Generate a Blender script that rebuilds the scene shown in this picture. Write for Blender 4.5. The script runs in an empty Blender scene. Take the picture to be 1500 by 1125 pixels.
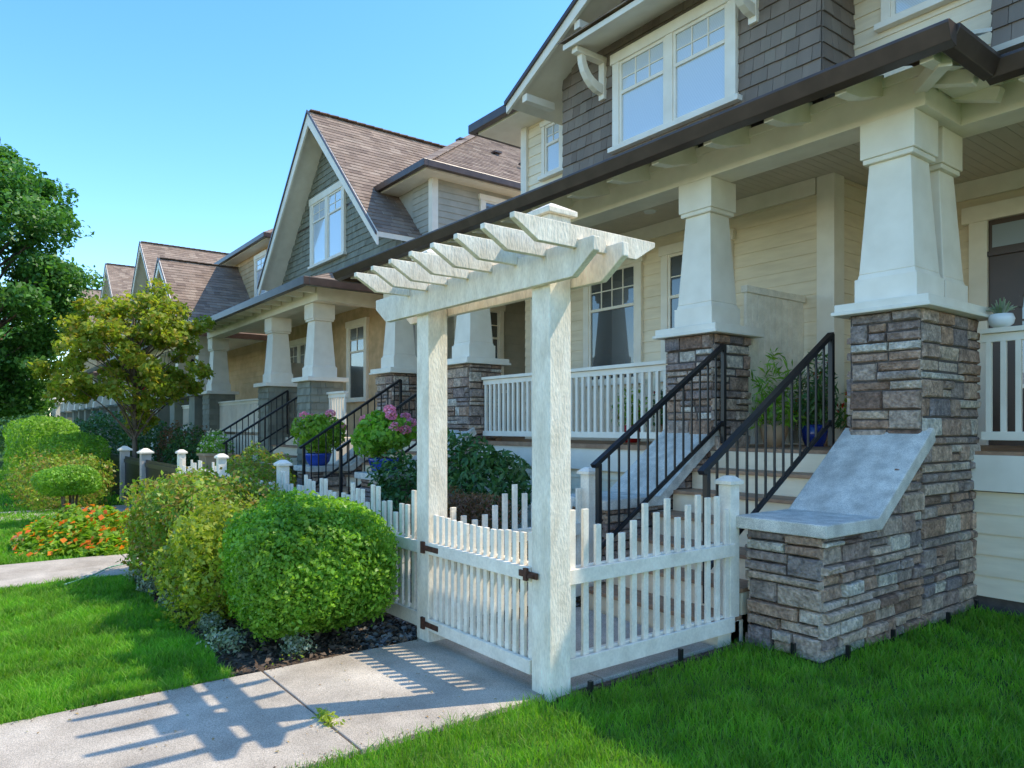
import bpy, math, random
import numpy as np
from mathutils import Vector
random.seed(7); rng=np.random.default_rng(7)
S=bpy.context.scene; COL=S.collection

# ---------------------------------------------------------------- materials
def M(name, cols, rough=.7, nscale=6, namp=.15, bump=0., bscale=60, stretch=(1,1,1), island=False, spec=.3, transl=0., fine=0., dist=.01, patch=0., pscale=1.):
    m=bpy.data.materials.new(name); m.use_nodes=True; nt=m.node_tree; N=nt.nodes; L=nt.links
    b=N['Principled BSDF']; out=N['Material Output']
    geo=N.new('ShaderNodeNewGeometry'); mp=N.new('ShaderNodeMapping'); mp.inputs['Scale'].default_value=stretch
    L.new(geo.outputs['Position'],mp.inputs['Vector'])
    n=N.new('ShaderNodeTexNoise'); n.inputs['Scale'].default_value=nscale; n.inputs['Detail'].default_value=5
    L.new(mp.outputs[0],n.inputs['Vector'])
    r=N.new('ShaderNodeValToRGB'); e=r.color_ramp.elements
    k=len(cols)
    if island:
        L.new(geo.outputs['Random Per Island'],r.inputs[0]); pos=[i/max(k-1,1) for i in range(k)]
    else:
        L.new(n.outputs['Fac'],r.inputs[0]); pos=[.3+.4*i/max(k-1,1) for i in range(k)]
    e[0].position=pos[0]; e[0].color=(*cols[0],1)
    if k==1: e[1].position=1; e[1].color=(*cols[0],1)
    else:
        e[1].position=pos[-1]; e[1].color=(*cols[-1],1)
        for i in range(1,k-1):
            q=e.new(pos[i]); q.color=(*cols[i],1)
    mr=N.new('ShaderNodeMapRange'); mr.inputs['From Min'].default_value=.3; mr.inputs['From Max'].default_value=.7
    mr.inputs['To Min'].default_value=1-namp; mr.inputs['To Max'].default_value=1+namp
    L.new(n.outputs['Fac'],mr.inputs['Value'])
    v=N.new('ShaderNodeVectorMath'); v.operation='SCALE'
    L.new(r.outputs[0],v.inputs[0]); L.new(mr.outputs[0],v.inputs['Scale'])
    colout=v.outputs[0]
    def modul(scale,amp,vec):
        nonlocal colout
        n3=N.new('ShaderNodeTexNoise'); n3.inputs['Scale'].default_value=scale; n3.inputs['Detail'].default_value=3
        L.new(vec,n3.inputs['Vector'])
        m3=N.new('ShaderNodeMapRange'); m3.inputs['From Min'].default_value=.35; m3.inputs['From Max'].default_value=.65
        m3.inputs['To Min'].default_value=1-amp; m3.inputs['To Max'].default_value=1+amp
        L.new(n3.outputs['Fac'],m3.inputs['Value'])
        v3=N.new('ShaderNodeVectorMath'); v3.operation='SCALE'
        L.new(colout,v3.inputs[0]); L.new(m3.outputs[0],v3.inputs['Scale']); colout=v3.outputs[0]
    if fine>0: modul(bscale,fine,mp.outputs[0])
    if patch>0: modul(pscale,patch,geo.outputs['Position'])
    L.new(colout,b.inputs['Base Color'])
    b.inputs['Roughness'].default_value=rough; b.inputs['Specular IOR Level'].default_value=spec
    if bump>0:
        n2=N.new('ShaderNodeTexNoise'); n2.inputs['Scale'].default_value=bscale; n2.inputs['Detail'].default_value=4
        L.new(mp.outputs[0],n2.inputs['Vector'])
        bp=N.new('ShaderNodeBump'); bp.inputs['Strength'].default_value=bump; bp.inputs['Distance'].default_value=dist
        L.new(n2.outputs['Fac'],bp.inputs['Height']); L.new(bp.outputs[0],b.inputs['Normal'])
    if transl>0:
        t=N.new('ShaderNodeBsdfTranslucent'); mx=N.new('ShaderNodeMixShader'); mx.inputs[0].default_value=transl
        v2=N.new('ShaderNodeVectorMath'); v2.operation='MULTIPLY'; v2.inputs[1].default_value=(1.5,1.6,.7)
        L.new(colout,v2.inputs[0]); L.new(v2.outputs[0],t.inputs['Color'])
        L.new(b.outputs[0],mx.inputs[1]); L.new(t.outputs[0],mx.inputs[2]); L.new(mx.outputs[0],out.inputs['Surface'])
    return m
def GL(name,col,stripe=None,sc=40):
    m=bpy.data.materials.new(name); m.use_nodes=True; nt=m.node_tree; N=nt.nodes; L=nt.links
    b=N['Principled BSDF']; b.inputs['Base Color'].default_value=(*col,1)
    b.inputs['Roughness'].default_value=.25; b.inputs['Coat Weight'].default_value=1; b.inputs['Coat Roughness'].default_value=.02; b.inputs['Coat IOR'].default_value=1.8
    if stripe:
        g=N.new('ShaderNodeNewGeometry'); w=N.new('ShaderNodeTexWave'); w.bands_direction='Z'; w.inputs['Scale'].default_value=sc
        L.new(g.outputs['Position'],w.inputs['Vector'])
        r=N.new('ShaderNodeValToRGB'); r.color_ramp.elements[0].color=(*stripe,1); r.color_ramp.elements[0].position=.1
        r.color_ramp.elements[1].color=(*col,1); r.color_ramp.elements[1].position=.5
        L.new(w.outputs['Fac'],r.inputs[0]); L.new(r.outputs[0],b.inputs['Base Color'])
    return m
cream=M('cream_siding',[(.88,.72,.50),(.92,.77,.55)],.6,3,.04,.15,90,(1,1,6),patch=.05,pscale=1.3)
white=M('cream_trim',[(.91,.80,.64),(.94,.84,.69)],.5,5,.03,.2,70,dist=.003,patch=.03,pscale=2)
paint=M('weathered_cream_paint',[(.83,.71,.54),(.94,.84,.68)],.6,14,.05,.8,85,(1,1,.35),fine=.08,dist=.006,patch=.05,pscale=3)
fencep=M('fence_cream_paint',[(.88,.77,.61),(.94,.84,.69)],.55,10,.05,.3,60,fine=.05,dist=.004,patch=.05,pscale=4)
ceilm=M('ceiling_board',[(.66,.57,.45)],.6,4,.05)
brown=M('brown_metal_gutter',[(.06,.036,.026),(.08,.05,.036)],.35,6,.1,spec=.5)
shgrey=M('grey_brown_wood_shingle',[(.19,.14,.105),(.27,.205,.155),(.22,.17,.13),(.30,.24,.18)],.8,5,.12,.4,80,(1,1,.2),island=True)
shgreen=M('green_wood_shingle',[(.21,.20,.15),(.28,.27,.205),(.24,.235,.175)],.8,5,.1,.3,60,island=True)
graysid=M('grey_green_siding',[(.42,.39,.31),(.47,.43,.35)],.7,4,.06)
stucco=M('tan_stucco',[(.62,.42,.23),(.69,.48,.28)],.9,5,.1,.4,100)
tanwood=M('tan_siding',[(.58,.39,.20),(.64,.45,.25)],.7,3,.08)
stone=M('ledge_stone',[(.24,.145,.10),(.44,.27,.175),(.32,.245,.205),(.60,.43,.30),(.25,.20,.185),(.49,.30,.195),(.62,.53,.42),(.38,.235,.16)],.85,13,.38,1,42,island=True,fine=.25,dist=.025)
mortar=M('mortar',[(.11,.088,.074)],.95,20,.2)
conc=M('concrete_coping',[(.60,.54,.45),(.74,.68,.58)],.85,9,.12,.5,160,fine=.2,patch=.08,pscale=3)
pathm=M('aggregate_concrete',[(.42,.345,.265),(.52,.445,.355)],.9,2.2,.1,.5,190,fine=.30,patch=.10,pscale=5)
wood=M('stair_wood',[(.34,.19,.11),(.44,.26,.15)],.6,8,.15,.2,60,(1,6,1))
black=M('black_metal',[(.010,.010,.012)],.35,6,.1,spec=.5)
roofb=M('asphalt_shingle_brown',[(.25,.175,.125),(.32,.23,.17),(.20,.14,.105),(.29,.21,.155),(.36,.27,.20)],.95,3,.12,.4,200,island=True,fine=.12)
glassb=GL('window_with_blind',(.74,.78,.80),(.42,.47,.51),22)
glassd=GL('window_dark',(.045,.055,.06))
glassm=GL('window_sky',(.30,.34,.36))
doorm=M('door_dark',[(.07,.038,.024)],.35,6,.1,spec=.5)
soil=M('bark_soil',[(.06,.04,.028),(.13,.09,.06)],1,14,.3,1,50,fine=.4,dist=.03)
chip=M('bark_chips',[(.08,.05,.032),(.20,.135,.088),(.12,.08,.052)],.95,20,.2,island=True)
pebm=M('pebbles',[(.2,.2,.2),(.35,.33,.31),(.12,.12,.13)],.8,20,.1,island=True)
groundm=M('lawn_ground',[(.045,.10,.012),(.08,.16,.02)],1,3,.25,.8,120,fine=.3)
grassm=M('grass_blade',[(.10,.27,.015),(.16,.37,.022),(.22,.42,.04),(.12,.31,.018),(.27,.36,.08)],.6,1.3,.22,island=True,transl=.45,patch=.2,pscale=4.5)
dirtm=M('ground_beyond',[(.10,.13,.05),(.14,.17,.07)],1,.5,.2)
asph=M('asphalt',[(.05,.05,.05)],.9,8,.15,.4,150)
def leafm(name,cols,t=.35,rough=.45,patch=.15): return M(name,cols,rough,2.5,.15,island=True,transl=t,spec=.4,patch=patch,pscale=8)
lf_box=leafm('boxwood_leaf',[(.13,.28,.022),(.21,.40,.035),(.30,.50,.055),(.16,.33,.028)],.4)
lf_yel=leafm('yellow_green_leaf',[(.19,.28,.02),(.34,.41,.035),(.44,.45,.055),(.17,.27,.022)],.4)
lf_mix=leafm('privet_leaf',[(.13,.27,.02),(.23,.37,.04),(.32,.41,.05),(.38,.23,.06),(.12,.23,.022)],.4)
lf_tree=leafm('tree_leaf',[(.045,.13,.022),(.08,.21,.035),(.13,.29,.05),(.06,.16,.028)],.35)
lf_dog=leafm('small_tree_leaf',[(.15,.23,.02),(.28,.34,.035),(.38,.40,.045),(.36,.25,.045)],.5)
lf_dark=leafm('rhododendron_leaf',[(.04,.11,.025),(.065,.16,.035),(.10,.20,.055)],.2,.35)
lf_red=leafm('red_maple_leaf',[(.20,.08,.05),(.28,.15,.08),(.18,.12,.05)],.3)
lf_nas=leafm('nasturtium_leaf',[(.16,.30,.02),(.25,.41,.035),(.33,.47,.06)],.4)
lf_sil=leafm('silver_leaf',[(.34,.38,.27),(.20,.27,.12),(.44,.46,.37)],.2)
fl_or=leafm('orange_petal',[(.95,.18,.01),(.95,.34,.02),(.9,.10,.01),(.95,.55,.03)],.3)
fl_pk=leafm('pink_petal',[(.85,.25,.48),(.88,.44,.62),(.75,.19,.38)],.3)
fl_wh=leafm('white_petal',[(.75,.70,.66),(.8,.6,.6)],.3)
fl_rd=leafm('red_petal',[(.7,.02,.02),(.8,.06,.04)],.3)
dryleaf=M('dry_leaf',[(.25,.14,.05),(.38,.25,.09),(.20,.22,.06)],.8,9,.1,island=True)
bark=M('bark',[(.10,.07,.05),(.20,.145,.10)],.95,12,.2,.8,40,(1,1,.3))
bluepot=M('blue_glaze',[(.01,.03,.22),(.02,.06,.35)],.15,4,.2,spec=.7)
terra=M('tan_pot',[(.50,.32,.18)],.8,6,.15)
whitepot=M('white_glaze',[(.85,.85,.83)],.25,6,.05)
redpot=M('red_glaze',[(.5,.02,.02)],.25,6,.05)
rust=M('rusty_iron',[(.06,.025,.015),(.12,.05,.03)],.7,30,.2)
hosem=M('green_hose',[(.25,.45,.30)],.4,6,.05)
postgrey=M('pale_post_paint',[(.52,.43,.36)],.7,6,.1)

# ---------------------------------------------------------------- objects
def top(name,loc,label,cat,group=None):
    o=bpy.data.objects.new(name,None); o.location=loc; COL.objects.link(o)
    o['label']=label; o['category']=cat
    if group: o['group']=group
    o.empty_display_size=.2
    return o
def origin_of(o):
    while o.parent: o=o.parent
    return np.array(o.location)
def mesh_np(name,V,F,mat,smooth=False):
    me=bpy.data.meshes.new(name); V=np.asarray(V,dtype=np.float32); F=np.asarray(F,dtype=np.int32)
    k=F.shape[1]; me.vertices.add(len(V)); me.vertices.foreach_set('co',V.ravel())
    me.loops.add(F.size); me.loops.foreach_set('vertex_index',F.ravel())
    me.polygons.add(len(F)); me.polygons.foreach_set('loop_start',np.arange(0,F.size,k,dtype=np.int32))
    me.update(calc_edges=True); me.materials.append(mat)
    if smooth: me.polygons.foreach_set('use_smooth',np.ones(len(F),dtype=bool))
    return me
class MB:
    def __init__(s): s.v=[]; s.f=[]
    def add(s,vs,fs):
        b=len(s.v); s.v+= [tuple(map(float,q)) for q in vs]; s.f+=[tuple(b+i for i in q) for q in fs]
    def box(s,x0,x1,y0,y1,z0,z1):
        if x0>x1:x0,x1=x1,x0
        if y0>y1:y0,y1=y1,y0
        s.add([(x0,y0,z0),(x1,y0,z0),(x1,y1,z0),(x0,y1,z0),(x0,y0,z1),(x1,y0,z1),(x1,y1,z1),(x0,y1,z1)],BF)
        return s
    def frus(s,cx,cy,w0,w1,z0,z1,d0=None,d1=None):
        d0=d0 or w0; d1=d1 or w1; a,b,c,d=w0/2,w1/2,d0/2,d1/2
        s.add([(cx-a,cy-c,z0),(cx+a,cy-c,z0),(cx+a,cy+c,z0),(cx-a,cy+c,z0),(cx-b,cy-d,z1),(cx+b,cy-d,z1),(cx+b,cy+d,z1),(cx-b,cy+d,z1)],BF); return s
    def beam(s,A,B,w,h):
        A=np.array(A,float);B=np.array(B,float);t=B-A;t/=np.linalg.norm(t)
        up=np.array([0,0,1.]) if abs(t[2])<.99 else np.array([1.,0,0])
        r=np.cross(t,up); r/=np.linalg.norm(r); u=np.cross(r,t)
        vs=[]
        for P in (A,B):
            for a,b in ((-1,-1),(1,-1),(1,1),(-1,1)): vs.append(P+r*a*w/2+u*b*h/2)
        s.add(vs,[(3,2,1,0),(4,5,6,7),(0,1,5,4),(1,2,6,5),(2,3,7,6),(3,0,4,7)]); return s
    def prism(s,poly,axis,a,b):
        n=len(poly); vs=[]
        for q in (a,b):
            for (u,w) in poly:
                vs.append((q,u,w) if axis=='x' else ((u,q,w) if axis=='y' else (u,w,q)))
        s.add(vs,[tuple(range(n))[::-1],tuple(range(n,2*n))]+[(i,(i+1)%n,n+(i+1)%n,n+i) for i in range(n)]); return s
    def tube(s,pts,rad,seg=8):
        pts=[np.array(p,float) for p in pts]; n=len(pts); vs=[]; fs=[]
        for i,p in enumerate(pts):
            t=pts[min(i+1,n-1)]-pts[max(i-1,0)]; t/=np.linalg.norm(t)+1e-9
            up=np.array([0,0,1.]) if abs(t[2])<.9 else np.array([1.,0,0])
            r=np.cross(t,up); r/=np.linalg.norm(r); u=np.cross(r,t); R=rad[i] if hasattr(rad,'__len__') else rad
            for k in range(seg):
                a=2*math.pi*k/seg; vs.append(p+R*(math.cos(a)*r+math.sin(a)*u))
        for i in range(n-1):
            for k in range(seg):
                fs.append((i*seg+k,i*seg+(k+1)%seg,(i+1)*seg+(k+1)%seg,(i+1)*seg+k))
        fs.append(tuple(range(seg))[::-1]); fs.append(tuple((n-1)*seg+k for k in range(seg)))
        s.add(vs,fs); return s
    def lathe(s,cx,cy,prof,seg=24):
        vs=[];fs=[];n=len(prof)
        for (r,z) in prof:
            for k in range(seg):
                a=2*math.pi*k/seg; vs.append((cx+r*math.cos(a),cy+r*math.sin(a),z))
        for i in range(n-1):
            for k in range(seg): fs.append((i*seg+k,i*seg+(k+1)%seg,(i+1)*seg+(k+1)%seg,(i+1)*seg+k))
        fs.append(tuple(range(seg))[::-1])
        s.add(vs,fs); return s
BF=[(3,2,1,0),(4,5,6,7),(0,1,5,4),(1,2,6,5),(2,3,7,6),(3,0,4,7)]
def part(name,parent,mb,mat,bevel=0.,smooth=False,label=None,kind=None):
    me=bpy.data.meshes.new(name)
    o0=origin_of(parent) if parent else np.zeros(3)
    me.from_pydata([(v[0]-o0[0],v[1]-o0[1],v[2]-o0[2]) for v in mb.v],[],mb.f); me.materials.append(mat); me.update()
    if smooth: me.polygons.foreach_set('use_smooth',[True]*len(me.polygons))
    o=bpy.data.objects.new(name,me); COL.objects.link(o)
    if parent: o.parent=parent
    if bevel>0:
        b=o.modifiers.new('bevel','BEVEL'); b.width=bevel; b.segments=2; b.limit_method='ANGLE'; b.angle_limit=.6
    if label: o['label']=label
    if kind: o['kind']=kind
    return o
def struct(name,mb,mat,bevel=0):
    return part(name,None,mb,mat,bevel,kind='structure')
def thing(name,mb,mat,label,cat,group=None,bevel=0,smooth=False):
    V=np.array(mb.v); c=np.array([(V[:,0].min()+V[:,0].max())/2,(V[:,1].min()+V[:,1].max())/2,V[:,2].min()])
    m2=MB(); m2.v=[tuple(q-c) for q in V]; m2.f=mb.f
    o=part(name,None,m2,mat,bevel,smooth); o.location=c; o['label']=label; o['category']=cat
    if group:o['group']=group
    return o

# ---- cladding generators in a wall frame
def fr(p0,p1):
    p0=np.array(p0,float);p1=np.array(p1,float);L=np.linalg.norm(p1-p0);t=(p1-p0)/L;n=np.array([t[1],-t[0]])
    def P(s,o,z):
        q=p0+t*s+n*o; return (q[0],q[1],z)
    return P,L
def rangef(topf,L,z):
    if topf is None: return 0,L
    ss=np.linspace(0,L,121); ok=[s for s in ss if topf(s)>z]
    if not ok: return None
    return min(ok),max(ok)
def lap(mb,p0,p1,z0,z1,exp=.15,topf=None):
    P,L=fr(p0,p1); z=z0
    while z<z1-.01:
        zt=min(z+exp,z1); R=rangef(topf,L,z+exp*.5)
        if R and R[1]-R[0]>.02:
            a,b=R
            mb.add([P(a,.0,z),P(b,.0,z),P(b,.018,z),P(a,.018,z),P(a,.004,zt),P(b,.004,zt)],[(0,3,2,1),(3,4,5,2) [::-1],(0,4,3),(1,2,5)])
        z+=exp
def shing(mb,p0,p1,z0,z1,exp=.14,wmin=.09,wmax=.2,topf=None):
    P,L=fr(p0,p1); z=z0
    while z<z1-.01:
        zt=min(z+exp,z1); R=rangef(topf,L,z+exp*.5)
        if R and R[1]-R[0]>.02:
            s=R[0]
            while s<R[1]-.005:
                w=random.uniform(wmin,wmax); e=min(s+w,R[1]); g=.004; j=random.uniform(-.004,.004); th=.022+random.uniform(-.004,.004)
                a,b=s+g/2,e-g/2
                if b>a+.005:
                    mb.add([P(a,.0,z+j),P(b,.0,z+j),P(b,th,z+j),P(a,th,z+j),P(a,.004,zt),P(b,.004,zt)],[(0,1,2,3),(3,2,5,4),(0,3,4),(1,5,2)])
                s=e
        z+=exp
def stonew(mb,p0,p1,z0,z1,topf=None,ext0=.03,ext1=.03):
    P,L=fr(p0,p1); z=z0
    while z<z1-.015:
        h=random.choice([.06,.075,.095,.12,.14,.15]); 
        if z+h>z1-.03: h=z1-z
        s=-ext0*random.random(); end=L+ext1*.5
        while s<end-.01:
            w=random.uniform(.13,.38) if h>.07 else random.uniform(.18,.45)
            e=s+w
            if end-e<.09: e=end
            zz=z+h
            if topf is not None:
                zz=min(zz,topf(min(max((s+e)/2,0),L)))
            if zz-z>.015:
                split = h>.11 and random.random()<.35
                for (za,zb) in ([(z,(z+zz)/2),((z+zz)/2,zz)] if split else [(z,zz)]):
                    g=.004; o=random.uniform(.015,.055); c=.012
                    a,b,lo,hi=s+g,e-g,za+g,zb-g
                    jj=lambda:random.uniform(-.008,.008)
                    if hi-lo<.012: continue
                    cz=min(c,(hi-lo)/3)
                    kk=lambda:random.uniform(0,.008)
                    v=[P(a,-.01,lo),P(b,-.01,lo),P(b,-.01,hi),P(a,-.01,hi),
                       P(a+kk(),o-c,lo+kk()),P(b-kk(),o-c,lo+kk()),P(b-kk(),o-c,hi-kk()*.5),P(a+kk(),o-c,hi-kk()*.5),
                       P(a+c+kk(),o+jj(),lo+cz),P(b-c-kk(),o+jj(),lo+cz),P(b-c-kk(),o+jj(),hi-cz),P(a+c+kk(),o+jj(),hi-cz)]
                    f=[]
                    for k in range(4):
                        k2=(k+1)%4; f.append((k,k2,4+k2,4+k)); f.append((4+k,4+k2,8+k2,8+k))
                    f.append((8,9,10,11)); mb.add(v,f)
            s=e
        z+=h
def roofp(mb,A,B,C,D,exp=.14,tw=.3):
    A,B,C,D=[np.array(q,float) for q in (A,B,C,D)]
    n=np.cross(B-A,(D+C)/2-(A+B)/2); n/=np.linalg.norm(n)
    if n[2]<0:n=-n
    H=np.linalg.norm((C+D)/2-(A+B)/2); N=max(1,int(H/exp))
    for i in range(N):
        t0=i/N;t1=(i+1)/N
        l0=A+(D-A)*t0;r0=B+(C-B)*t0;l1=A+(D-A)*t1;r1=B+(C-B)*t1
        W=np.linalg.norm(r0-l0)
        if W<.03: continue
        s=-random.random()*tw
        while s<W:
            w=tw*random.uniform(.5,1.1); a=max(s,0)/W; b=min(s+w,W)/W
            if b>a:
                th=n*(.012+random.random()*.006)
                mb.add([l0+(r0-l0)*a,l0+(r0-l0)*b,l0+(r0-l0)*b+th,l0+(r0-l0)*a+th,l1+(r1-l1)*b+n*.004,l1+(r1-l1)*a+n*.004],[(0,1,2,3),(3,2,4,5)])
            s+=w
def ridge(mb,A,B):
    A=np.array(A,float);B=np.array(B,float);L=np.linalg.norm(B-A);n=max(1,int(L/.22))
    for i in range(n):
        mb.beam(A+(B-A)*i/n+[0,0,.012],A+(B-A)*(i+1)/n+[0,0,.024],.22,.018)
def slab(mb,pts,th):
    n=len(pts); mb.add([tuple(p) for p in pts]+[(p[0],p[1],p[2]-th) for p in pts],[tuple(range(n)),tuple(range(n,2*n))[::-1]]+[(i,(i+1)%n,n+(i+1)%n,n+i)[::-1] for i in range(n)])

def window(parent,p0,p1,z0,z1,glass,sash=1,trim=.10,topgrid=(3,2),gridfrac=.35):
    P,L=fr(p0,p1)
    def bx(mb,a,b,o0,o1,lo,hi):
        q=[P(a,o1,lo),P(b,o1,lo),P(b,o0,lo),P(a,o0,lo),P(a,o1,hi),P(b,o1,hi),P(b,o0,hi),P(a,o0,hi)]; mb.add(q,BF)
    c=MB(); bx(c,0,trim,.0,.065,z0,z1); bx(c,L-trim,L,.0,.065,z0,z1); bx(c,-.03,L+.03,.0,.075,z1,z1+trim*1.15)
    bx(c,-.05,L+.05,.0,.10,z0-.06,z0)
    iw=(L-2*trim-(sash-1)*trim)/sash
    for k in range(1,sash): 
        a=trim+k*iw+(k-1)*trim; bx(c,a,a+trim,.0,.065,z0,z1)
    w=part('window',parent,c,white,.004)
    f=MB(); g=MB()
    for k in range(sash):
        a=trim+k*(iw+trim); b=a+iw; s=.038
        bx(f,a,a+s,.022,.05,z0,z1); bx(f,b-s,b,.022,.05,z0,z1); bx(f,a+s,b-s,.022,.05,z0,z0+s); bx(f,a+s,b-s,.022,.05,z1-s,z1)
        zm=z1-(z1-z0)*gridfrac
        bx(f,a+s,b-s,.022,.055,zm-.02,zm+.02)
        if topgrid:
            nc,nr=topgrid
            for i in range(1,nc):
                x=a+s+(b-a-2*s)*i/nc; bx(f,x-.008,x+.008,.024,.042,zm+.02,z1-s)
            for j in range(1,nr):
                zz=zm+(z1-s-zm)*j/nr; bx(f,a+s,b-s,.025,.040,zz-.008,zz+.008)
        bx(g,a+s,b-s,.022,.030,z0+s,z1-s)
    part('frame',w,f,white,.002); part('pane',w,g,glass)
    return w
def column(parent,cx,cy,z0,z1,w=.48,mat=None):
    mat=mat or white
    m=MB(); m.frus(cx,cy,w,w,z0,z0+.20); m.frus(cx,cy,w-.03,w-.05,z0+.20,z0+.24); m.frus(cx,cy,w-.05,w-.16,z0+.24,z1-.33)
    m.frus(cx,cy,w-.09,w-.09,z1-.33,z1-.29); m.frus(cx,cy,w-.06,w-.06,z1-.29,z1)
    part('column',parent,m,mat,.006)
def railing(parent,p0,p1,z0,z1,sp=.105,mat=None,name='railing'):
    P,L=fr(p0,p1); m=MB()
    def bx(a,b,o0,o1,lo,hi):
        m.add([P(a,o1,lo),P(b,o1,lo),P(b,o0,lo),P(a,o0,lo),P(a,o1,hi),P(b,o1,hi),P(b,o0,hi),P(a,o0,hi)],BF)
    bx(0,L,-.05,.05,z1-.04,z1); bx(0,L,-.02,.02,z1-.11,z1-.042); bx(0,L,-.025,.025,z0,z0+.07)
    n=int(L/sp)
    for i in range(n):
        s=(i+.5)*L/n; bx(s-.02,s+.02,-.018,.018,z0+.068,z1-.108)
    part(name,parent,m,mat or white,.003)
def handrail(parent,x,ya,za,yb,zb,hb=.86):
    m=MB(); m.beam((x,ya-.06,za-.04),(x,yb,zb),.055,.035)
    off=hb-.14
    m.beam((x,ya,za-off),(x,yb,zb-off),.03,.03)
    m.box(x-.02,x+.02,ya-.02,ya+.02,za-.95,za-.02); m.box(x-.02,x+.02,yb-.02,yb+.02,zb-.93,zb)
    n=int((yb-ya)/.115)
    for i in range(1,n):
        y=ya+(yb-ya)*i/n; z=za+(zb-za)*i/n; m.box(x-.008,x+.008,y-.008,y+.008,z-off,z-.01)
    part('handrail',parent,m,black,.002)
FZ=1.30
def stonepier(parent,x0,x1,y0,y1,z1=2.39):
    m=MB(); m.box(x0+.02,x1-.02,y0+.02,y1-.02,0,z1)
    pc=part('pier',parent,m,mortar)
    s=MB(); i=.03
    stonew(s,(x0+i,y0+i),(x1-i,y0+i),0,z1); stonew(s,(x1-i,y0+i),(x1-i,y1-i),0,z1); stonew(s,(x0+i,y1-i),(x0+i,y0+i),0,z1)
    part('stone',pc,s,stone)
    c=MB(); c.box(x0-.09,x1+.09,y0-.09,y1+.09,z1,z1+.03); c.box(x0-.07,x1+.07,y0-.07,y1+.07,z1+.03,z1+.09)
    part('cap',pc,c,white,.006)
def cheek(parent,x0,x1,y0=4.33,y1=5.72):
    def zt(y): return .80 if y<4.97 else .80+(y-4.97)*.70
    m=MB(); m.prism([(y0+.05,0),(y1,0),(y1,zt(y1)),(4.97,.80),(y0+.05,.80)],'x',x0+.03,x1-.03)
    w=part('stair_wall',parent,m,mortar)
    s=MB(); i=.03
    stonew(s,(x0+i,y0+i),(x1-i,y0+i),0,.80); stonew(s,(x1-i,y0+i),(x1-i,y1+.0),0,1.5,topf=lambda t:zt(y0+i+t)); stonew(s,(x0+i,y1),(x0+i,y0+i),0,1.5,topf=lambda t:zt(y1-t))
    part('stone',w,s,stone)
    c=MB(); a,b=y0-.05,y1+.10
    c.prism([(a,.80),(4.99,.80),(b,zt(b)),(b-.04,zt(b)+.10),(4.95,.885),(a,.885)],'x',x0-.05,x1+.05)
    part('coping',w,c,conc,.008)
def stairs(parent,x0,x1,yt=5.70,n=7):
    r=MB(); t=MB(); h=FZ/n
    for i in range(1,n):
        z=FZ-h*i; y=yt-.27*i
        r.box(x0,x1,y,y+.28,z-h,z-.032)
        t.box(x0-.001,x1+.001,y-.03,y+.27,z-.03,z)
    r.box(x0,x1,yt,yt+.04,FZ-h,FZ-.03)
    st=part('steps',parent,r,cream); part('tread',st,t,wood,.004)

def gable(parent,gx,hw,ze,zp,yf,yb,wally,wallmat,wallz0,barge=white,shed=True,fascia=.2,shexp=.14):
    r=MB()
    A=(gx+hw,yf,ze);B=(gx+hw,yb,ze);C=(gx,yb,zp);D=(gx,yf,zp); roofp(r,A,B,C,D)
    A2=(gx-hw,yf,ze);B2=(gx-hw,yb,ze); roofp(r,A2,B2,C,D); ridge(r,D,C)
    ro=part('roof',parent,r,roofb)
    s=MB(); slab(s,[(gx+hw,yf+.02,ze),(gx+hw,yb,ze),(gx,yb,zp),(gx,yf+.02,zp)],.10); slab(s,[(gx-hw,yf+.02,ze),(gx,yf+.02,zp),(gx,yb,zp),(gx-hw,yb,ze)],.10)
    part('soffit',ro,s,white)
    k=fascia
    for sg in (-1,1):
        b=MB()
        x=gx+sg*hw
        b.prism([(x+sg*.02,ze-.02),(gx,zp-.02*.0),(gx,zp-k*1.25),(x+sg*.02,ze-.02-k*.95)],'y',yf-.03,yf+.015)
        part('bargeboard',ro,b,barge,.003)
        e=MB()
        x=gx+sg*(hw+.03)
        e.prism([(x,ze-.02),(gx,zp+.03),(gx,zp-.03),(x,ze-.08)],'y',yf-.06,yf-.031)
        part('drip_edge',ro,e,brown)
    if wallmat is not None:
        w=MB(); sl=(zp-ze)/hw
        f=(lambda q:zp-.08-abs(q-hw)*sl)
        if shed: shing(w,(gx-hw,wally),(gx+hw,wally),wallz0,zp,shexp,topf=f)
        else: lap(w,(gx-hw,wally),(gx+hw,wally),wallz0,zp,.15,topf=f)
        part('gable_wall',parent,w,wallmat)
        bk=MB(); bk.prism([(gx-hw+.1,wallz0),(gx+hw-.1,wallz0),(gx+hw-.1,ze-.05),(gx,zp-.12),(gx-hw+.1,ze-.05)],'y',wally+.002,yb-.1)
        part('wall',parent,bk,wallmat)
    return ro
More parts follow.
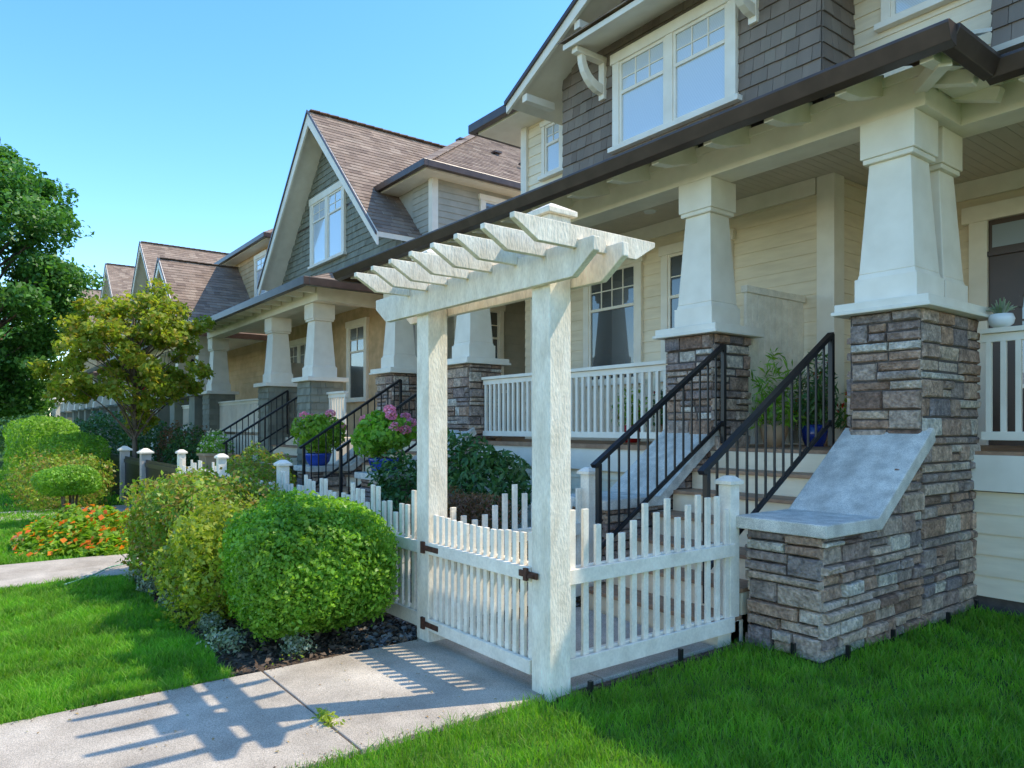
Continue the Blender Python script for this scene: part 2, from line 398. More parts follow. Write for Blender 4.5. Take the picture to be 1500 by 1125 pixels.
def hip(parent,x0,x1,y0,y1,ze,p):
    half=(x1-x0)/2; 
    if (y1-y0)<2*half: half=(y1-y0)/2
    zr=ze+p*half; ya,yb=y0+half,y1-half; xa,xb=x0+half,x1-half
    r=MB()
    roofp(r,(x0,y0,ze),(x1,y0,ze),(xb,ya,zr),(xa,ya,zr)); roofp(r,(x1,y0,ze),(x1,y1,ze),(xb,yb,zr),(xb,ya,zr))
    roofp(r,(x0,y0,ze),(x0,y1,ze),(xa,yb,zr),(xa,ya,zr)); roofp(r,(x0,y1,ze),(x1,y1,ze),(xb,yb,zr),(xa,yb,zr))
    for a,b in (((x0,y0,ze),(xa,ya,zr)),((x1,y0,ze),(xb,ya,zr)),((xa,ya,zr),(xb,yb,zr))):
        if np.linalg.norm(np.array(a)-np.array(b))>.1: ridge(r,a,b)
    ro=part('roof',parent,r,roofb)
    s=MB(); s.box(x0+.02,x1-.02,y0+.02,y1-.02,ze-.14,ze-.012)
    s.add([(x0+.05,y0+.05,ze-.011),(x1-.05,y0+.05,ze-.011),(x1-.05,y1-.05,ze-.011),(x0+.05,y1-.05,ze-.011),(xa,ya,zr-.02),(xb,yb,zr-.02)],[(0,1,4),(1,2,5,4),(2,3,5),(3,0,4,5)])
    part('soffit',ro,s,white)
    g=MB(); 
    g.box(x0-.09,x1+.09,y0-.09,y0,ze-.12,ze+.015); g.box(x1,x1+.09,y0,y1,ze-.12,ze+.015); g.box(x0-.09,x0,y0,y1,ze-.12,ze+.015)
    part('gutter',ro,g,brown,.01)
    return ro

# ================================================================ HOUSE 1
H1=top('house',(-6.5,7,0),'cream townhouse with dark shingled bay, stone piers and tapered columns','house','craftsman townhouses along the street')
w=MB()
lap(w,(-9.4,7.45),(-4.1,7.45),FZ,4.2); lap(w,(-4.1,7.45),(-4.1,8.9),FZ,4.2); lap(w,(-4.1,8.9),(3.0,8.9),FZ,4.2)
part('wall',H1,w,cream)
w=MB(); lap(w,(-11.2,8.9),(-9.4,8.9),FZ,4.2); part('wall',H1,w,cream)
w=MB(); lap(w,(-11.2,6.5),(-11.2,8.9),FZ,4.2); part('wall',H1,w,graysid)
w=MB(); w.box(-11.3,-11.202,6.45,8.92,0,4.2); part('wall',H1,w,graysid)
window(H1,(-11.2,7.2),(-11.2,8.3),2.2,3.7,glassd,1,.1,(2,2))
w=MB(); lap(w,(-9.1,7.2),(-7.5,7.2),4.7,6.45); part('wall',H1,w,cream)
w=MB(); lap(w,(-3.75,7.2),(3.0,7.2),4.7,6.45)
part('wall',H1,w,cream)
c=MB(); c.box(-11.3,3,8.92,15,0,4.6); c.box(-9.38,-4.12,7.47,8.92,0,4.6); c.box(-9.1,3,7.22,15,4.6,6.45)
part('wall',H1,c,cream)
for bxx in ((-4.26,-4.06,7.39,7.6,FZ,4.2),(-9.14,-9.0,7.14,7.28,4.75,6.45),(-4.0,3,8.84,8.88,4.0,4.2),(-9.4,-4.27,7.38,7.42,4.02,4.2)):
    t=MB(); t.box(*bxx); part('trim_board',H1,t,white,.004)
f=MB(); f.box(-11.3,-2.5,5.78,8.9,1.25,FZ); f.box(-2.5,3,6.62,8.9,1.25,FZ-.001)
part('porch_floor',H1,f,wood)
for bxx in ((-8.48,-4.93,5.80,5.84,1.0,1.27),(-2.46,3,6.60,6.64,.98,1.27)):
    f=MB(); f.box(*bxx); part('fascia_board',H1,f,white,.004)
f=MB(); lap(f,(-8.48,5.86),(-4.93,5.86),0,1.0); part('porch_skirt',H1,f,cream)
f=MB(); lap(f,(-2.46,6.66),(3,6.66),.12,.98,.17); part('porch_skirt',H1,f,cream)
f=MB(); f.box(-8.5,-4.9,5.87,7.4,0,1.25); f.box(-2.5,3,6.67,8.8,0,1.24); part('foundation',H1,f,mortar)
c=MB(); 
x=-11.2
while x<-2.6: c.box(x,min(x+.086,-2.6),5.95,8.95,4.2,4.215); x+=.09
x=-2.6
while x<3: c.box(x,x+.086,6.6,8.95,4.2,4.215); x+=.09
c.box(-11.25,3,5.98,9,4.216,4.26); part('porch_ceiling',H1,c,ceilm)
b=MB(); b.box(-11.35,-2.47,5.80,6.12,3.93,4.22); b.box(-2.79,-2.472,6.12,6.45,3.931,4.22); b.box(-2.79,3,6.45,6.75,3.932,4.22)
b.box(-3.0,-2.79,6.12,6.75,3.96,4.2)
bm=part('beam',H1,b,white,.004)
for bxx in ((-11.37,-2.45,5.782,5.80,4.16,4.24),(-2.47,3,6.43,6.45,4.16,4.24)):
    b=MB(); b.box(*bxx); part('beam_trim',bm,b,white,.003)
ZE=4.12; r=MB()
roofp(r,(-11.66,5.2,ZE),(-2.11,5.2,ZE),(-3.6,7.2,ZE+.8),(-11.0,7.2,ZE+.8))
roofp(r,(-2.11,5.2,ZE),(-2.11,6.0,ZE),(-2.9,6.0,ZE+.32),(-2.9,6.0,ZE+.32))
roofp(r,(-2.11,6.0,ZE),(3.4,6.0,ZE),(3.4,7.2,ZE+.48),(-3.3,7.2,ZE+.48))
roofp(r,(-11.66,7.2,ZE),(-11.66,5.2,ZE),(-10.5,7.2,ZE+.8),(-10.5,7.2,ZE+.8))
ro=part('porch_roof',H1,r,roofb)
s=MB(); slab(s,[(-11.62,5.22,ZE-.005),(-2.13,5.22,ZE-.005),(-2.13,6.1,ZE+.345),(-11.62,6.1,ZE+.345)],.03)
slab(s,[(-2.8,6.02,ZE-.005),(3.4,6.02,ZE-.005),(3.4,6.8,ZE+.30),(-2.8,6.8,ZE+.30)],.03)
s.box(-2.45,-2.13,5.9,6.3,ZE-.03,ZE-.006)
part('soffit',ro,s,white)
g=MB()
def gut(x0,x1,y0,y1): g.prism([(y0,ZE+.02),(y0-.02,ZE+.01),(y0-.02,ZE-.01),(y0+.03,ZE-.11),(y1,ZE-.13),(y1,ZE+.02)],'x',x0,x1)
gut(-11.7,-2.02,5.09,5.2); gut(-2.11,3.4,5.89,6.0)
g.prism([(-2.11,ZE+.021),(-2.0,ZE+.021),(-2.0,ZE-.01),(-2.05,ZE-.11),(-2.11,ZE-.131)],'y',5.2,5.888)
g.box(-11.76,-11.67,5.2,7.2,ZE-.12,ZE+.02)
part('gutter',ro,g,brown,.004)
x=-11.3
while x<-2.2:
    rt=MB(); rt.prism([(5.24,ZE-.14),(5.24,ZE-.05),(5.82,ZE+.16),(5.82,ZE-.01),(5.45,ZE-.12)],'x',x-.045,x+.045); x+=.605
    part('rafter_tail',ro,rt,white,.004)
x=-1.9
while x<3.2:
    rt=MB(); rt.prism([(6.04,ZE-.14),(6.04,ZE-.05),(6.44,ZE+.1),(6.44,ZE-.03),(6.2,ZE-.12)],'x',x-.045,x+.045); x+=.605
    part('rafter_tail',ro,rt,white,.004)
for a_,b_ in (((-2.62,5.95,4.10),(-2.16,5.38,4.02)),((-2.5,5.85,4.14),(-2.14,5.85,4.02)),((-2.47,6.3,4.14),(-2.14,6.3,4.02))):
    rt=MB(); rt.beam(a_,b_,.09,.10); part('rafter_tail',ro,rt,white,.004)
stonepier(H1,-3.03,-2.45,5.71,6.78); column(H1,-2.75,5.99,2.48,3.93); column(H1,-2.75,6.52,2.48,3.93,.44)
stonepier(H1,-4.93,-4.33,5.71,6.31); column(H1,-4.63,6.0,2.48,3.93,.46)
stonepier(H1,-9.1,-8.5,5.71,6.31); column(H1,-8.8,6.0,2.48,3.93,.46)
stonepier(H1,-11.35,-10.75,5.71,6.31); column(H1,-11.05,6.0,2.48,3.93,.46)
stonepier(H1,2.2,2.8,6.45,7.0); column(H1,2.5,6.72,2.48,3.93,.46)
railing(H1,(-8.46,5.95),(-4.97,5.95),1.37,2.2)
railing(H1,(-2.42,6.72),(2.2,6.72),1.39,2.3)
stairs(H1,-4.36,-3.06); cheek(H1,-3.03,-2.45); cheek(H1,-4.93,-4.38)
handrail(H1,-3.2,4.14,1.22,5.78,2.27); handrail(H1,-4.27,4.14,1.22,5.78,2.27)
stairs(H1,-10.74,-9.13); cheek(H1,-9.1,-8.5); cheek(H1,-11.35,-10.75)
handrail(H1,-9.27,4.14,1.22,5.78,2.27); handrail(H1,-10.6,4.14,1.22,5.78,2.27)
p=MB(); y=6.34
while y<7.38: p.box(-4.44,-4.41,y,min(y+.10,7.4),FZ+.1,2.86); y+=.105
p.box(-4.46,-4.39,6.32,7.4,2.86,2.93); p.box(-4.46,-4.39,6.32,7.4,FZ+.02,FZ+.1); part('privacy_screen',H1,p,fencep,.003)
window(H1,(-7.95,7.45),(-6.8,7.45),2.15,3.75,glassd,1,.11,(4,2))
window(H1,(-6.45,7.45),(-5.35,7.45),2.15,3.75,glassd,1,.11,(4,2))
window(H1,(-9.2,7.45),(-8.3,7.45),2.15,3.75,glassd,1,.11,(4,2))
d=MB(); d.box(-3.30,-3.12,8.80,8.87,FZ,3.72); d.box(-1.95,-1.8,8.80,8.87,FZ,3.72); d.box(-3.37,-1.73,8.79,8.87,3.72,3.9)
dd=part('door',H1,d,white,.004)
d=MB(); d.box(-3.12,-1.95,8.84,8.87,FZ,3.72); d.box(-3.12,-1.95,8.80,8.84,3.33,3.38); part('door_leaf',dd,d,doorm)
d=MB(); 
for k in range(3): d.box(-3.08+k*.38,-2.76+k*.38,8.825,8.839,3.42,3.66)
pts=[(-2.80,1.9),(-2.28,1.9)]+[(-2.54+.26*math.cos(a),2.75+.36*math.sin(a)) for a in np.linspace(0,math.pi,16)]
d.prism(pts,'y',8.82,8.838); part('door_glass',dd,d,glassm)
d=MB()
for a0,a1 in zip(np.linspace(0,math.pi,12)[:-1],np.linspace(0,math.pi,12)[1:]):
    d.beam((-2.54+.28*math.cos(a0),8.81,2.75+.38*math.sin(a0)),(-2.54+.28*math.cos(a1),8.81,2.75+.38*math.sin(a1)),.03,.04)
d.box(-2.55,-2.53,8.80,8.82,1.9,3.1); d.box(-2.8,-2.28,8.80,8.82,2.6,2.62); part('glazing_bar',dd,d,doorm)
lm=MB(); lm.lathe(-6.2,6.9,[(0.0,4.185),(.07,4.185),(.08,4.2)],16); part('downlight',H1,lm,whitepot)
GX=-5.62
w=MB(); shing(w,(-7.5,6.6),(-3.75,6.6),4.6,7.3,.15,.10,.22,topf=lambda q:7.22-abs(q-1.88)*.51-.02); shing(w,(-3.75,6.6),(-3.75,7.2),4.6,6.5,.15,.10,.22); shing(w,(-7.5,7.2),(-7.5,6.6),4.6,6.5,.15,.10,.22)
part('bay_wall',H1,w,shgrey)
w=MB(); shing(w,(-2.35,6.75),(3,6.75),4.6,6.5,.15,.10,.22); shing(w,(-2.35,7.2),(-2.35,6.75),4.6,6.5,.15,.1,.22); part('bay_wall',H1,w,shgrey)
w=MB(); w.box(-7.48,-3.77,6.61,7.3,4.5,6.3); part('bay_core',H1,w,shgrey)
w=MB(); w.box(-2.33,3,6.76,7.3,4.5,6.45); part('bay_core',H1,w,shgrey)
gable(H1,GX,2.46,6.04,7.30,6.1,9.5,6.6,None,5,fascia=.17)
for k,(xx) in enumerate((-7.75,-6.7,-4.5,-3.5)):
    o=MB(); zz=7.3-abs(xx-GX)*.51-.2; o.box(xx-.05,xx+.05,6.12,6.62,zz-.1,zz)
    part('outlooker',H1,o,white,.004)
window(H1,(-6.5,6.6),(-4.68,6.6),5.0,6.04,glassb,2,.11,(3,2),.38)
pr=MB(); pr.prism([(6.02,6.20),(6.02,6.27),(6.62,6.45),(6.62,6.36)],'x',-6.85,-4.3); pp=part('pent_roof',H1,pr,white,.004)
pr=MB(); roofp(pr,(-6.9,5.98,6.285),(-4.25,5.98,6.285),(-4.25,6.62,6.48),(-6.9,6.62,6.48)); part('roof_shingles',pp,pr,roofb)
for xx in (-6.7,-4.48):
    pr=MB()
    pr.box(xx-.05,xx+.05,6.08,6.6,6.14,6.215); pr.box(xx-.049,xx+.049,6.54,6.6,5.68,6.14)
    pts=[(6.54-.38*math.sin(a),5.74+.40*(1-math.cos(a))) for a in np.linspace(0,math.pi/2,7)]
    pts2=[(6.54-.30*math.sin(a),5.86+.28*(1-math.cos(a))) for a in np.linspace(0,math.pi/2,7)][::-1]
    pr.prism(pts+pts2,'x',xx-.04,xx+.04)
    part('bracket',pp,pr,white,.004)
window(H1,(-8.62,7.2),(-8.12,7.2),5.35,6.1,glassb,1,.07,(2,2),.4)
window(H1,(-3.45,7.2),(-2.75,7.2),5.42,6.2,glassb,1,.09,(2,2),.4)
r=MB(); roofp(r,(-9.75,6.7,6.38),(3.5,6.7,6.38),(1,11,9.0),(-5.6,11,9.0),.2,.4); roofp(r,(-9.75,15.2,6.38),(-9.75,6.7,6.38),(-5.6,11,9),(-5.6,11,9),.2,.4)
roofp(r,(-9.75,15.2,6.38),(3.5,15.2,6.38),(1,11,9.0),(-5.6,11,9.0),.2,.4)
ro=part('roof',H1,r,roofb)
s=MB(); s.box(-9.72,-7.95,6.72,15.1,6.24,6.37); s.box(-3.3,3.4,6.72,15,6.24,6.37); s.add([(-9.7,6.72,6.375),(3.4,6.72,6.375),(1,11,8.98),(-5.6,11,8.98)],[(0,1,2,3)]); part('soffit',ro,s,white)
g=MB(); g.box(-9.84,-7.98,6.60,6.70,6.26,6.40); g.box(-9.84,-9.75,6.7,15,6.26,6.4); part('gutter',ro,g,brown,.01)

# ================================================================ HOUSE 2
def fartop(x,label,grp='craftsman townhouses along the street'): return top('house',(x,7,0),label,'house',grp)
H2=fartop(-16,'green shingled house with steep gable, brown roof and tan stucco porch')
w=MB(); w.box(-20.2,-12.41,7.51,15.5,0,6.5); w.box(-20.0,-12.6,7.02,7.5,0,5.0); part('wall',H2,w,graysid)
w=MB(); w.box(-20.0,-12.58,6.98,7.015,FZ,4.2); part('porch_wall',H2,w,stucco)
w=MB(); lap(w,(-13.2,7.5),(-12.4,7.5),4.9,6.45,.13); lap(w,(-12.4,7.5),(-12.4,15.5),1,6.45,.13); part('siding',H2,w,graysid)
t=MB(); t.box(-12.5,-12.36,7.44,7.58,4.8,6.45); part('corner_trim',H2,t,white)
hip(H2,-20.1,-12.0,7.08,16,6.56,.70)
gable(H2,-16.2,3.45,5.28,8.78,6.45,10.6,7.0,shgreen,4.7,fascia=.26)
window(H2,(-17.35,6.99),(-15.35,6.99),5.45,6.95,glassb,2,.14,(2,2),.3)
window(H2,(-12.4,8.6),(-12.4,9.6),5.6,6.2,glassd,1,.1,None,.5)
r=MB(); roofp(r,(-20.4,4.9,ZE),(-12.4,4.9,ZE),(-14.2,7,ZE+.85),(-20.4,7,ZE+.85)); roofp(r,(-12.4,4.9,ZE),(-12.4,7.5,ZE),(-14.2,7,ZE+.85),(-14.2,7,ZE+.85))
ro=part('porch_roof',H2,r,roofb)
s=MB(); s.add([(-20.4,4.92,ZE-.02),(-12.42,4.92,ZE-.02),(-12.42,7.5,ZE-.02),(-20.4,7.5,ZE-.02)],[(0,3,2,1)]); part('soffit',ro,s,white)
g=MB(); g.box(-20.45,-12.3,4.80,4.9,ZE-.13,ZE+.02); g.box(-12.4,-12.3,4.9,7.5,ZE-.13,ZE+.02); part('gutter',ro,g,brown,.01)
x=-20.2
while x<-12.5:
    rt=MB(); rt.box(x-.045,x+.045,4.92,5.28,ZE-.13,ZE-.03); x+=.6
    part('rafter_tail',ro,rt,white)
b=MB(); b.box(-20.4,-12.9,5.3,5.6,3.85,4.09); b.box(-13.15,-12.9,5.6,7,3.85,4.089); part('beam',H2,b,white)
for (a,bb) in ((-13.75,-13.1),(-16.05,-15.4),(-20.6,-19.95)):
    s=MB(); shing(s,(a,5.25),(bb,5.25),0,2.36); shing(s,(bb,5.25),(bb,5.9),0,2.36); q=MB(); q.box(a+.01,bb-.01,5.26,5.9,0,2.36)
    pc=part('pier',H2,q,shgreen); part('pier_shingles',pc,s,shgreen)
    c=MB(); c.box(a-.09,bb+.09,5.16,5.98,2.36,2.44); part('cap',pc,c,white,.005)
    column(H2,(a+bb)/2,5.56,2.44,3.85,.5)
railing(H2,(-19.93,5.5),(-16.07,5.5),1.37,2.15); railing(H2,(-13.08,5.6),(-12.3,5.6),1.37,2.15)
f=MB(); f.box(-20.4,-16.0,5.4,7,0,FZ); f.box(-13.7,-12.3,5.4,7,0,FZ); f.box(-16.0,-13.7,5.7,7,0,FZ); part('porch_floor',H2,f,white)
stairs(H2,-15.38,-13.77,5.6); handrail(H2,-15.25,3.95,1.22,5.6,2.27); handrail(H2,-13.9,3.95,1.22,5.6,2.27)
window(H2,(-18.9,6.98),(-17.3,6.98),2.1,3.6,glassd,2,.12,(2,2)); window(H2,(-15.2,6.98),(-14.2,6.98),2.1,3.7,glassd,1,.12,(2,2))
p=MB(); p.box(-16.2,-16.15,5.95,6.97,FZ,2.95); part('privacy_screen',H2,p,graysid)
for (x,y,z) in ((-14.6,9.6,8.35),(-14.0,10.2,8.0),(-13.3,10.5,7.6)):
    v=MB(); v.tube([(x,y,z-.45),(x,y,z)],.05); v.box(x-.1,x+.1,y-.1,y+.1,z,z+.04)
    part('roof_vent',H2,v,brown)

# ================================================================ FAR HOUSES
def simple(x0,x1,wallm,upm,gx,hw,ze,zp,yf,label,eave=6.6,shup=False):
    H=fartop((x0+x1)/2,label)
    w=MB(); w.box(x0,x1,7.41,15,0,eave); part('wall',H,w,upm)
    w=MB(); lap(w,(x0,7.4),(x1,7.4),FZ,eave,.16); lap(w,(x1+.01,7.4),(x1+.01,15),0,eave,.16); part('siding',H,w,upm)
    t=MB(); t.box(x1-.12,x1+.04,7.34,7.5,FZ,eave-.1); part('corner_trim',H,t,white)
    hip(H,x0-.4,x1+.4,7.0,15.4,eave+.03,.62)
    gable(H,gx,hw,ze,zp,yf,10.5,yf+.5,shgreen if shup else upm,min(4.7,ze-.3),shed=shup,fascia=.24)
    window(H,(gx-.7,yf+.49),(gx+.7,yf+.49),ze-.1,ze+1.0,glassb,2,.12,(2,2),.3)
    window(H,(x1-1.6,7.38),(x1-.5,7.38),eave-1.5,eave-.35,glassb,1,.12,(2,2),.3)
    r=MB(); roofp(r,(x0-.2,4.9,ZE),(x1+.1,4.9,ZE),(x1-1.2,7.4,ZE+.95),(x0-.2,7.4,ZE+.95),.16,.4); roofp(r,(x1+.1,4.9,ZE),(x1+.1,7.4,ZE),(x1-1.2,7.4,ZE+.95),(x1-1.2,7.4,ZE+.95))
    ro=part('porch_roof',H,r,roofb)
    g=MB(); g.box(x0-.2,x1+.2,4.8,4.9,ZE-.13,ZE+.02); g.box(x1+.1,x1+.2,4.9,7.4,ZE-.13,ZE+.02); part('gutter',ro,g,brown)
    b=MB(); b.box(x0,x1-.3,5.3,5.6,3.85,4.1); b.box(x0,x1,4.95,7.4,4.1,4.11); part('beam',H,b,white)
    f=MB(); f.box(x0,x1,5.5,7.4,0,FZ); part('porch_floor',H,f,white)
    n=4
    for i in range(n):
        cx=x0+.6+(x1-x0-1.2)*i/(n-1)
        q=MB(); q.box(cx-.3,cx+.3,5.25,5.85,0,2.36); q.box(cx-.39,cx+.39,5.16,5.94,2.36,2.44); part('pier',H,q,shgreen,.005)
        column(H,cx,5.55,2.44,3.85,.48)
        if i in (0,2): railing(H,(cx+.3,5.5),(cx+(x1-x0-1.2)/(n-1)-.3,5.5),1.37,2.15,.14)
    window(H,(x0+2,7.38),(x0+3.6,7.38),2.1,3.6,glassd,2,.12,None)
    return H
simple(-29.5,-21.2,stucco,tanwood,-24.7,2.3,4.6,6.75,5.0,'tan sided house with brown shingle roof and small porch gable',7.0)
simple(-39,-30.5,graysid,graysid,-34.8,3.2,6.3,9.5,6.3,'grey green house with steep brown gabled roof',6.6,shup=True)
simple(-49,-40.5,graysid,graysid,-44,3.2,7.0,10.2,6.3,'grey green house with brown gabled roof farther down the street',6.6)
simple(-59.5,-51,tanwood,tanwood,-54,3.0,7.2,10.4,6.3,'tan house with brown gabled roof farther down the street',6.8)

# ================================================================ ARBOR + GATE
A=top('garden_arbor',(-3.72,2.63,0),'weathered cream arbor with slatted top and picket gate over path','arbor','garden arbors at the front gates')
def arbor_post(cx):
    m=MB(); m.box(cx-.078,cx+.078,2.552,2.708,0,2.66); pc=part('post',A,m,paint,.006)
    c=MB(); c.box(cx-.105,cx+.105,2.525,2.735,2.66,2.69); c.frus(cx,2.63,.21,.03,2.69,2.74); part('post_cap',pc,c,paint,.004)
arbor_post(-3.09); arbor_post(-4.37)
def abeam(y0,y1,z0,z1,xa,xb):
    m=MB(); m.prism([(xa,z1),(xa,z1-.07),(xa+.16,z0),(xb-.16,z0),(xb,z1-.07),(xb,z1)],'y',y0,y1); part('beam',A,m,paint,.004)
abeam(2.505,2.548,2.27,2.45,-4.98,-2.62); abeam(2.712,2.755,2.27,2.45,-4.98,-2.62)
for i in range(8):
    x=-2.76-.245*i+random.uniform(-.004,.004)
    m=MB(); m.prism([(2.10,2.525),(2.10,2.498),(2.17,2.458),(2.25,2.41),(2.504,2.41),(2.504,2.452),(2.549,2.452),(2.549,2.41),(2.711,2.41),(2.711,2.452),(2.757,2.452),(2.757,2.41),(2.94,2.41),(3.02,2.458),(3.09,2.498),(3.09,2.525)],'x',x-.018,x+.018)
    part('rafter',A,m,paint,.003)
g=MB(); n=15
for i in range(n):
    xx=-4.245+(1.035)*i/(n-1); zt=.90-.02*math.sin(math.pi*i/(n-1))+random.uniform(-.004,.004) ; g.box(xx-.018,xx+.018,2.575,2.60,.10,zt)
gt=part('gate',A,g,fencep,.003)
for bxx in ((-4.28,-3.18,2.60,2.64,.62,.72),(-4.28,-3.18,2.60,2.64,.10,.20),(-4.28,-3.18,2.545,2.574,.63,.71),(-4.28,-3.18,2.545,2.574,.11,.19)):
    q=MB(); q.box(*bxx); part('rail',gt,q,fencep,.004)
for z in (.15,.67):
    q=MB(); q.box(-4.37,-4.15,2.54,2.545,z-.018,z+.018); q.box(-4.37,-4.33,2.535,2.552,z-.04,z+.04)
    part('hinge',gt,q,rust,.001)
q=MB(); q.box(-3.26,-3.10,2.532,2.544,.655,.69); q.box(-3.2,-3.17,2.515,2.532,.64,.71); q.tube([(-3.13,2.54,.67),(-3.13,2.50,.675)],.012); part('latch',gt,q,rust)

# ================================================================ PICKET FENCES
def fence(p0,p1,label,heights,posts=(),pm_=None,sp=.093,rz=.70,group='cream picket fence runs'):
    P,L=fr(p0,p1); c=P(L/2,0,0)
    F=top('picket_fence',c,label,'fence',group)
    m=MB()
    def bx(mm,a,b,o0,o1,lo,hi): mm.add([P(a,o1,lo),P(b,o1,lo),P(b,o0,lo),P(a,o0,lo),P(a,o1,hi),P(b,o1,hi),P(b,o0,hi),P(a,o0,hi)],BF)
    n=int(L/sp)
    for i in range(n):
        s=(i+.5)*L/n+random.uniform(-.003,.003); h=heights[i%len(heights)]+random.uniform(-.008,.008); bx(m,s-.021,s+.021,0,.022,.10,h)
    part('pickets',F,m,pm_ or fencep,.002)
    for q4 in ((-.035,-.001,rz-.1,rz),(-.035,-.001,.09,.20),(.023,.05,rz-.09,rz-.005),(.023,.045,.09,.19)):
        m=MB(); bx(m,0,L,*q4); part('rail',F,m,pm_ or fencep,.003)
    for s in posts:
        q=P(s,-.02,0); m=MB(); m.frus(q[0],q[1],.10,.10,0,1.10); m.frus(q[0],q[1],.145,.145,1.10,1.125); m.frus(q[0],q[1],.145,.05,1.125,1.16)
        part('post',F,m,pm_ or fencep,.003)
    return F
wave=[1.04,1.04,.93,.93,.86,.93,.93,1.04,1.0,1.0,.90]
fence((-3.09,2.72),(-3.09,4.25),'cream picket fence with stepped tops between arbor and stone wall',[1.02,1.02,.93,.86,.86,.93,1.03,.97,1.04,.92,.99,1.05],(1.55,),sp=.098)
fence((-7.35,2.63),(-4.46,2.63),'cream picket fence with stepped tops beside clipped shrubs',wave,(.0,),sp=.093)
fence((-4.5,4.28),(-4.5,2.75),'cream picket fence with wavy top beside the entry walk',[1.05,.98,.9,.84,.80,.84,.9,.98],(.05,),sp=.095)
fence((-9.55,2.63),(-7.5,2.63),'low cream picket gate panel across the second walk',[.92,.92,.88,.88],(.02,))
fence((-11.6,2.63),(-9.65,2.63),'cream picket fence with stepped tops before the neighbouring yard',wave,(.0,))
for k,(xa,xb) in enumerate(((-14.1,-11.75),(-16.1,-14.1),(-18.6,-16.1),(-22.9,-18.6))):
    F=top('panel_fence',((xa+xb)/2,2.63,0),'black slatted fence panel with pale capped post','fence','dark fence panels')
    m=MB(); x=xa+.06
    while x<xb-.06: m.box(x,x+.07,2.62,2.64,.1,.92); x+=.09
    m.box(xa,xb,2.60,2.618,.80,.87); m.box(xa,xb,2.60,2.618,.15,.22); part('panel',F,m,black)
    m=MB(); m.box(xa-.08,xa+.08,2.55,2.71,0,1.03); part('post',F,m,postgrey,.004)
    m=MB(); m.box(xa-.12,xa+.12,2.51,2.75,1.03,1.06); m.frus(xa,2.63,.22,.06,1.06,1.12); part('post_cap',F,m,white,.003)
A2=top('garden_arbor',(-33,3,0),'white wooden garden arbor beyond the hedges','arbor','garden arbors at the front gates')
for x in (-33.9,-32.2):
    m=MB(); m.box(x-.07,x+.07,2.93,3.07,0,2.5); part('post',A2,m,white)
m=MB(); m.box(-34.4,-31.7,2.9,3.1,2.35,2.5); part('beam',A2,m,white)
for i in range(8):
    m=MB(); m.box(-34.2+i*.33,-34.15+i*.33,2.5,3.5,2.5,2.62); part('rafter',A2,m,white)

# ================================================================ GROUND
m=MB(); m.box(-400,400,-400,400,-.5,-.02); struct('ground',m,dirtm)
m=MB(); m.box(-60,12,-3,9,-.1,0); struct('lawn_ground',m,groundm)
m=MB(); m.box(-60,30,-4.6,-3.0,-.1,.01); struct('sidewalk',m,pathm)
m=MB(); m.box(-200,200,-14,-6.2,-.3,-.014); struct('road',m,asph)
m=MB(); m.box(-60,30,-6.35,-6.2,-.3,.12); struct('kerb',m,conc)
def path(x0,x1,ys,name='path'):
    for a,b in zip(ys[:-1],ys[1:]):
        m=MB(); m.box(x0,x1,a+.006,b-.006,-.05,.028); struct(name,m,pathm,.006)
path(-4.40,-3.06,[-3.0,-1.6,-.05,1.46,3.0,4.05])
path(-9.45,-8.12,[-3.0,-1.5,0,1.5,3.0,4.05])
path(-15.3,-13.9,[-3.0,-1.5,0,1.5,3.0,4.05])
m=MB(); m.box(-8.12,-4.40,1.30,5.7,-.05,.006); m.box(-14,-9.45,2.0,5.7,-.05,.006); m.box(-3.03,-2.98,2.6,4.3,-.05,.02); struct('soil',m,soil)
def quads(name,P,Nn,size,mat,aspect=.6,spread=.8,parent=None,fold=.12,label=None,kind=None,vary=.35):
    P=np.asarray(P,float);n=len(P)
    nn=Nn+spread*rng.normal(size=(n,3)); nn/=np.linalg.norm(nn,axis=1,keepdims=True)+1e-9
    a=rng.normal(size=(n,3)); t=a-nn*np.sum(a*nn,1,keepdims=True); t/=np.linalg.norm(t,axis=1,keepdims=True)+1e-9
    b=np.cross(nn,t); s=(size*(1+vary*rng.uniform(-1,1,n)))[:,None]
    V=np.stack([P-t*s*.5,P+b*s*.5*aspect+nn*s*fold,P+t*s*.5,P-b*s*.5*aspect+nn*s*fold],1).reshape(-1,3)
    F=np.arange(4*n).reshape(-1,4)
    if parent is not None: V=V-origin_of(parent)
    me=mesh_np(name,V,F,mat); o=bpy.data.objects.new(name,me); COL.objects.link(o)
    if parent is not None:o.parent=parent
    if name in('flower_heads','leaf_tuft'): o['kind']='stuff'
    if kind:o['kind']=kind
    if label:o['label']=label
    return o
n=14000; P=np.c_[rng.uniform(-8.1,-4.42,n),rng.uniform(1.32,5.6,n),rng.uniform(.008,.035,n)]
quads('bark_mulch',P,np.tile([0,0,1.],(n,1)),.05,chip,.5,.5,kind='stuff')
n=1500; P=np.c_[rng.uniform(-4.95,-4.45,n),rng.uniform(2.2,4.2,n),rng.uniform(.01,.03,n)]
quads('gravel',P,np.tile([0,0,1.],(n,1)),.045,pebm,.9,.4,kind='stuff')
n=70; P=np.c_[rng.uniform(-4.35,-3.1,n),rng.uniform(.2,2.5,n)**1.0,np.full(n,.033)]
quads('fallen_leaf_litter',P,np.tile([0,0,1.],(n,1)),.018,dryleaf,.55,.12,kind='stuff')
n=260; P=np.c_[np.where(rng.random(n)<.5,-4.39,-3.07)+rng.normal(size=n)*.025,rng.uniform(.0,2.6,n),np.full(n,.032)]
quads('soil_crumbs',P,np.tile([0,0,1.],(n,1)),.012,chip,.8,.3,kind='stuff')
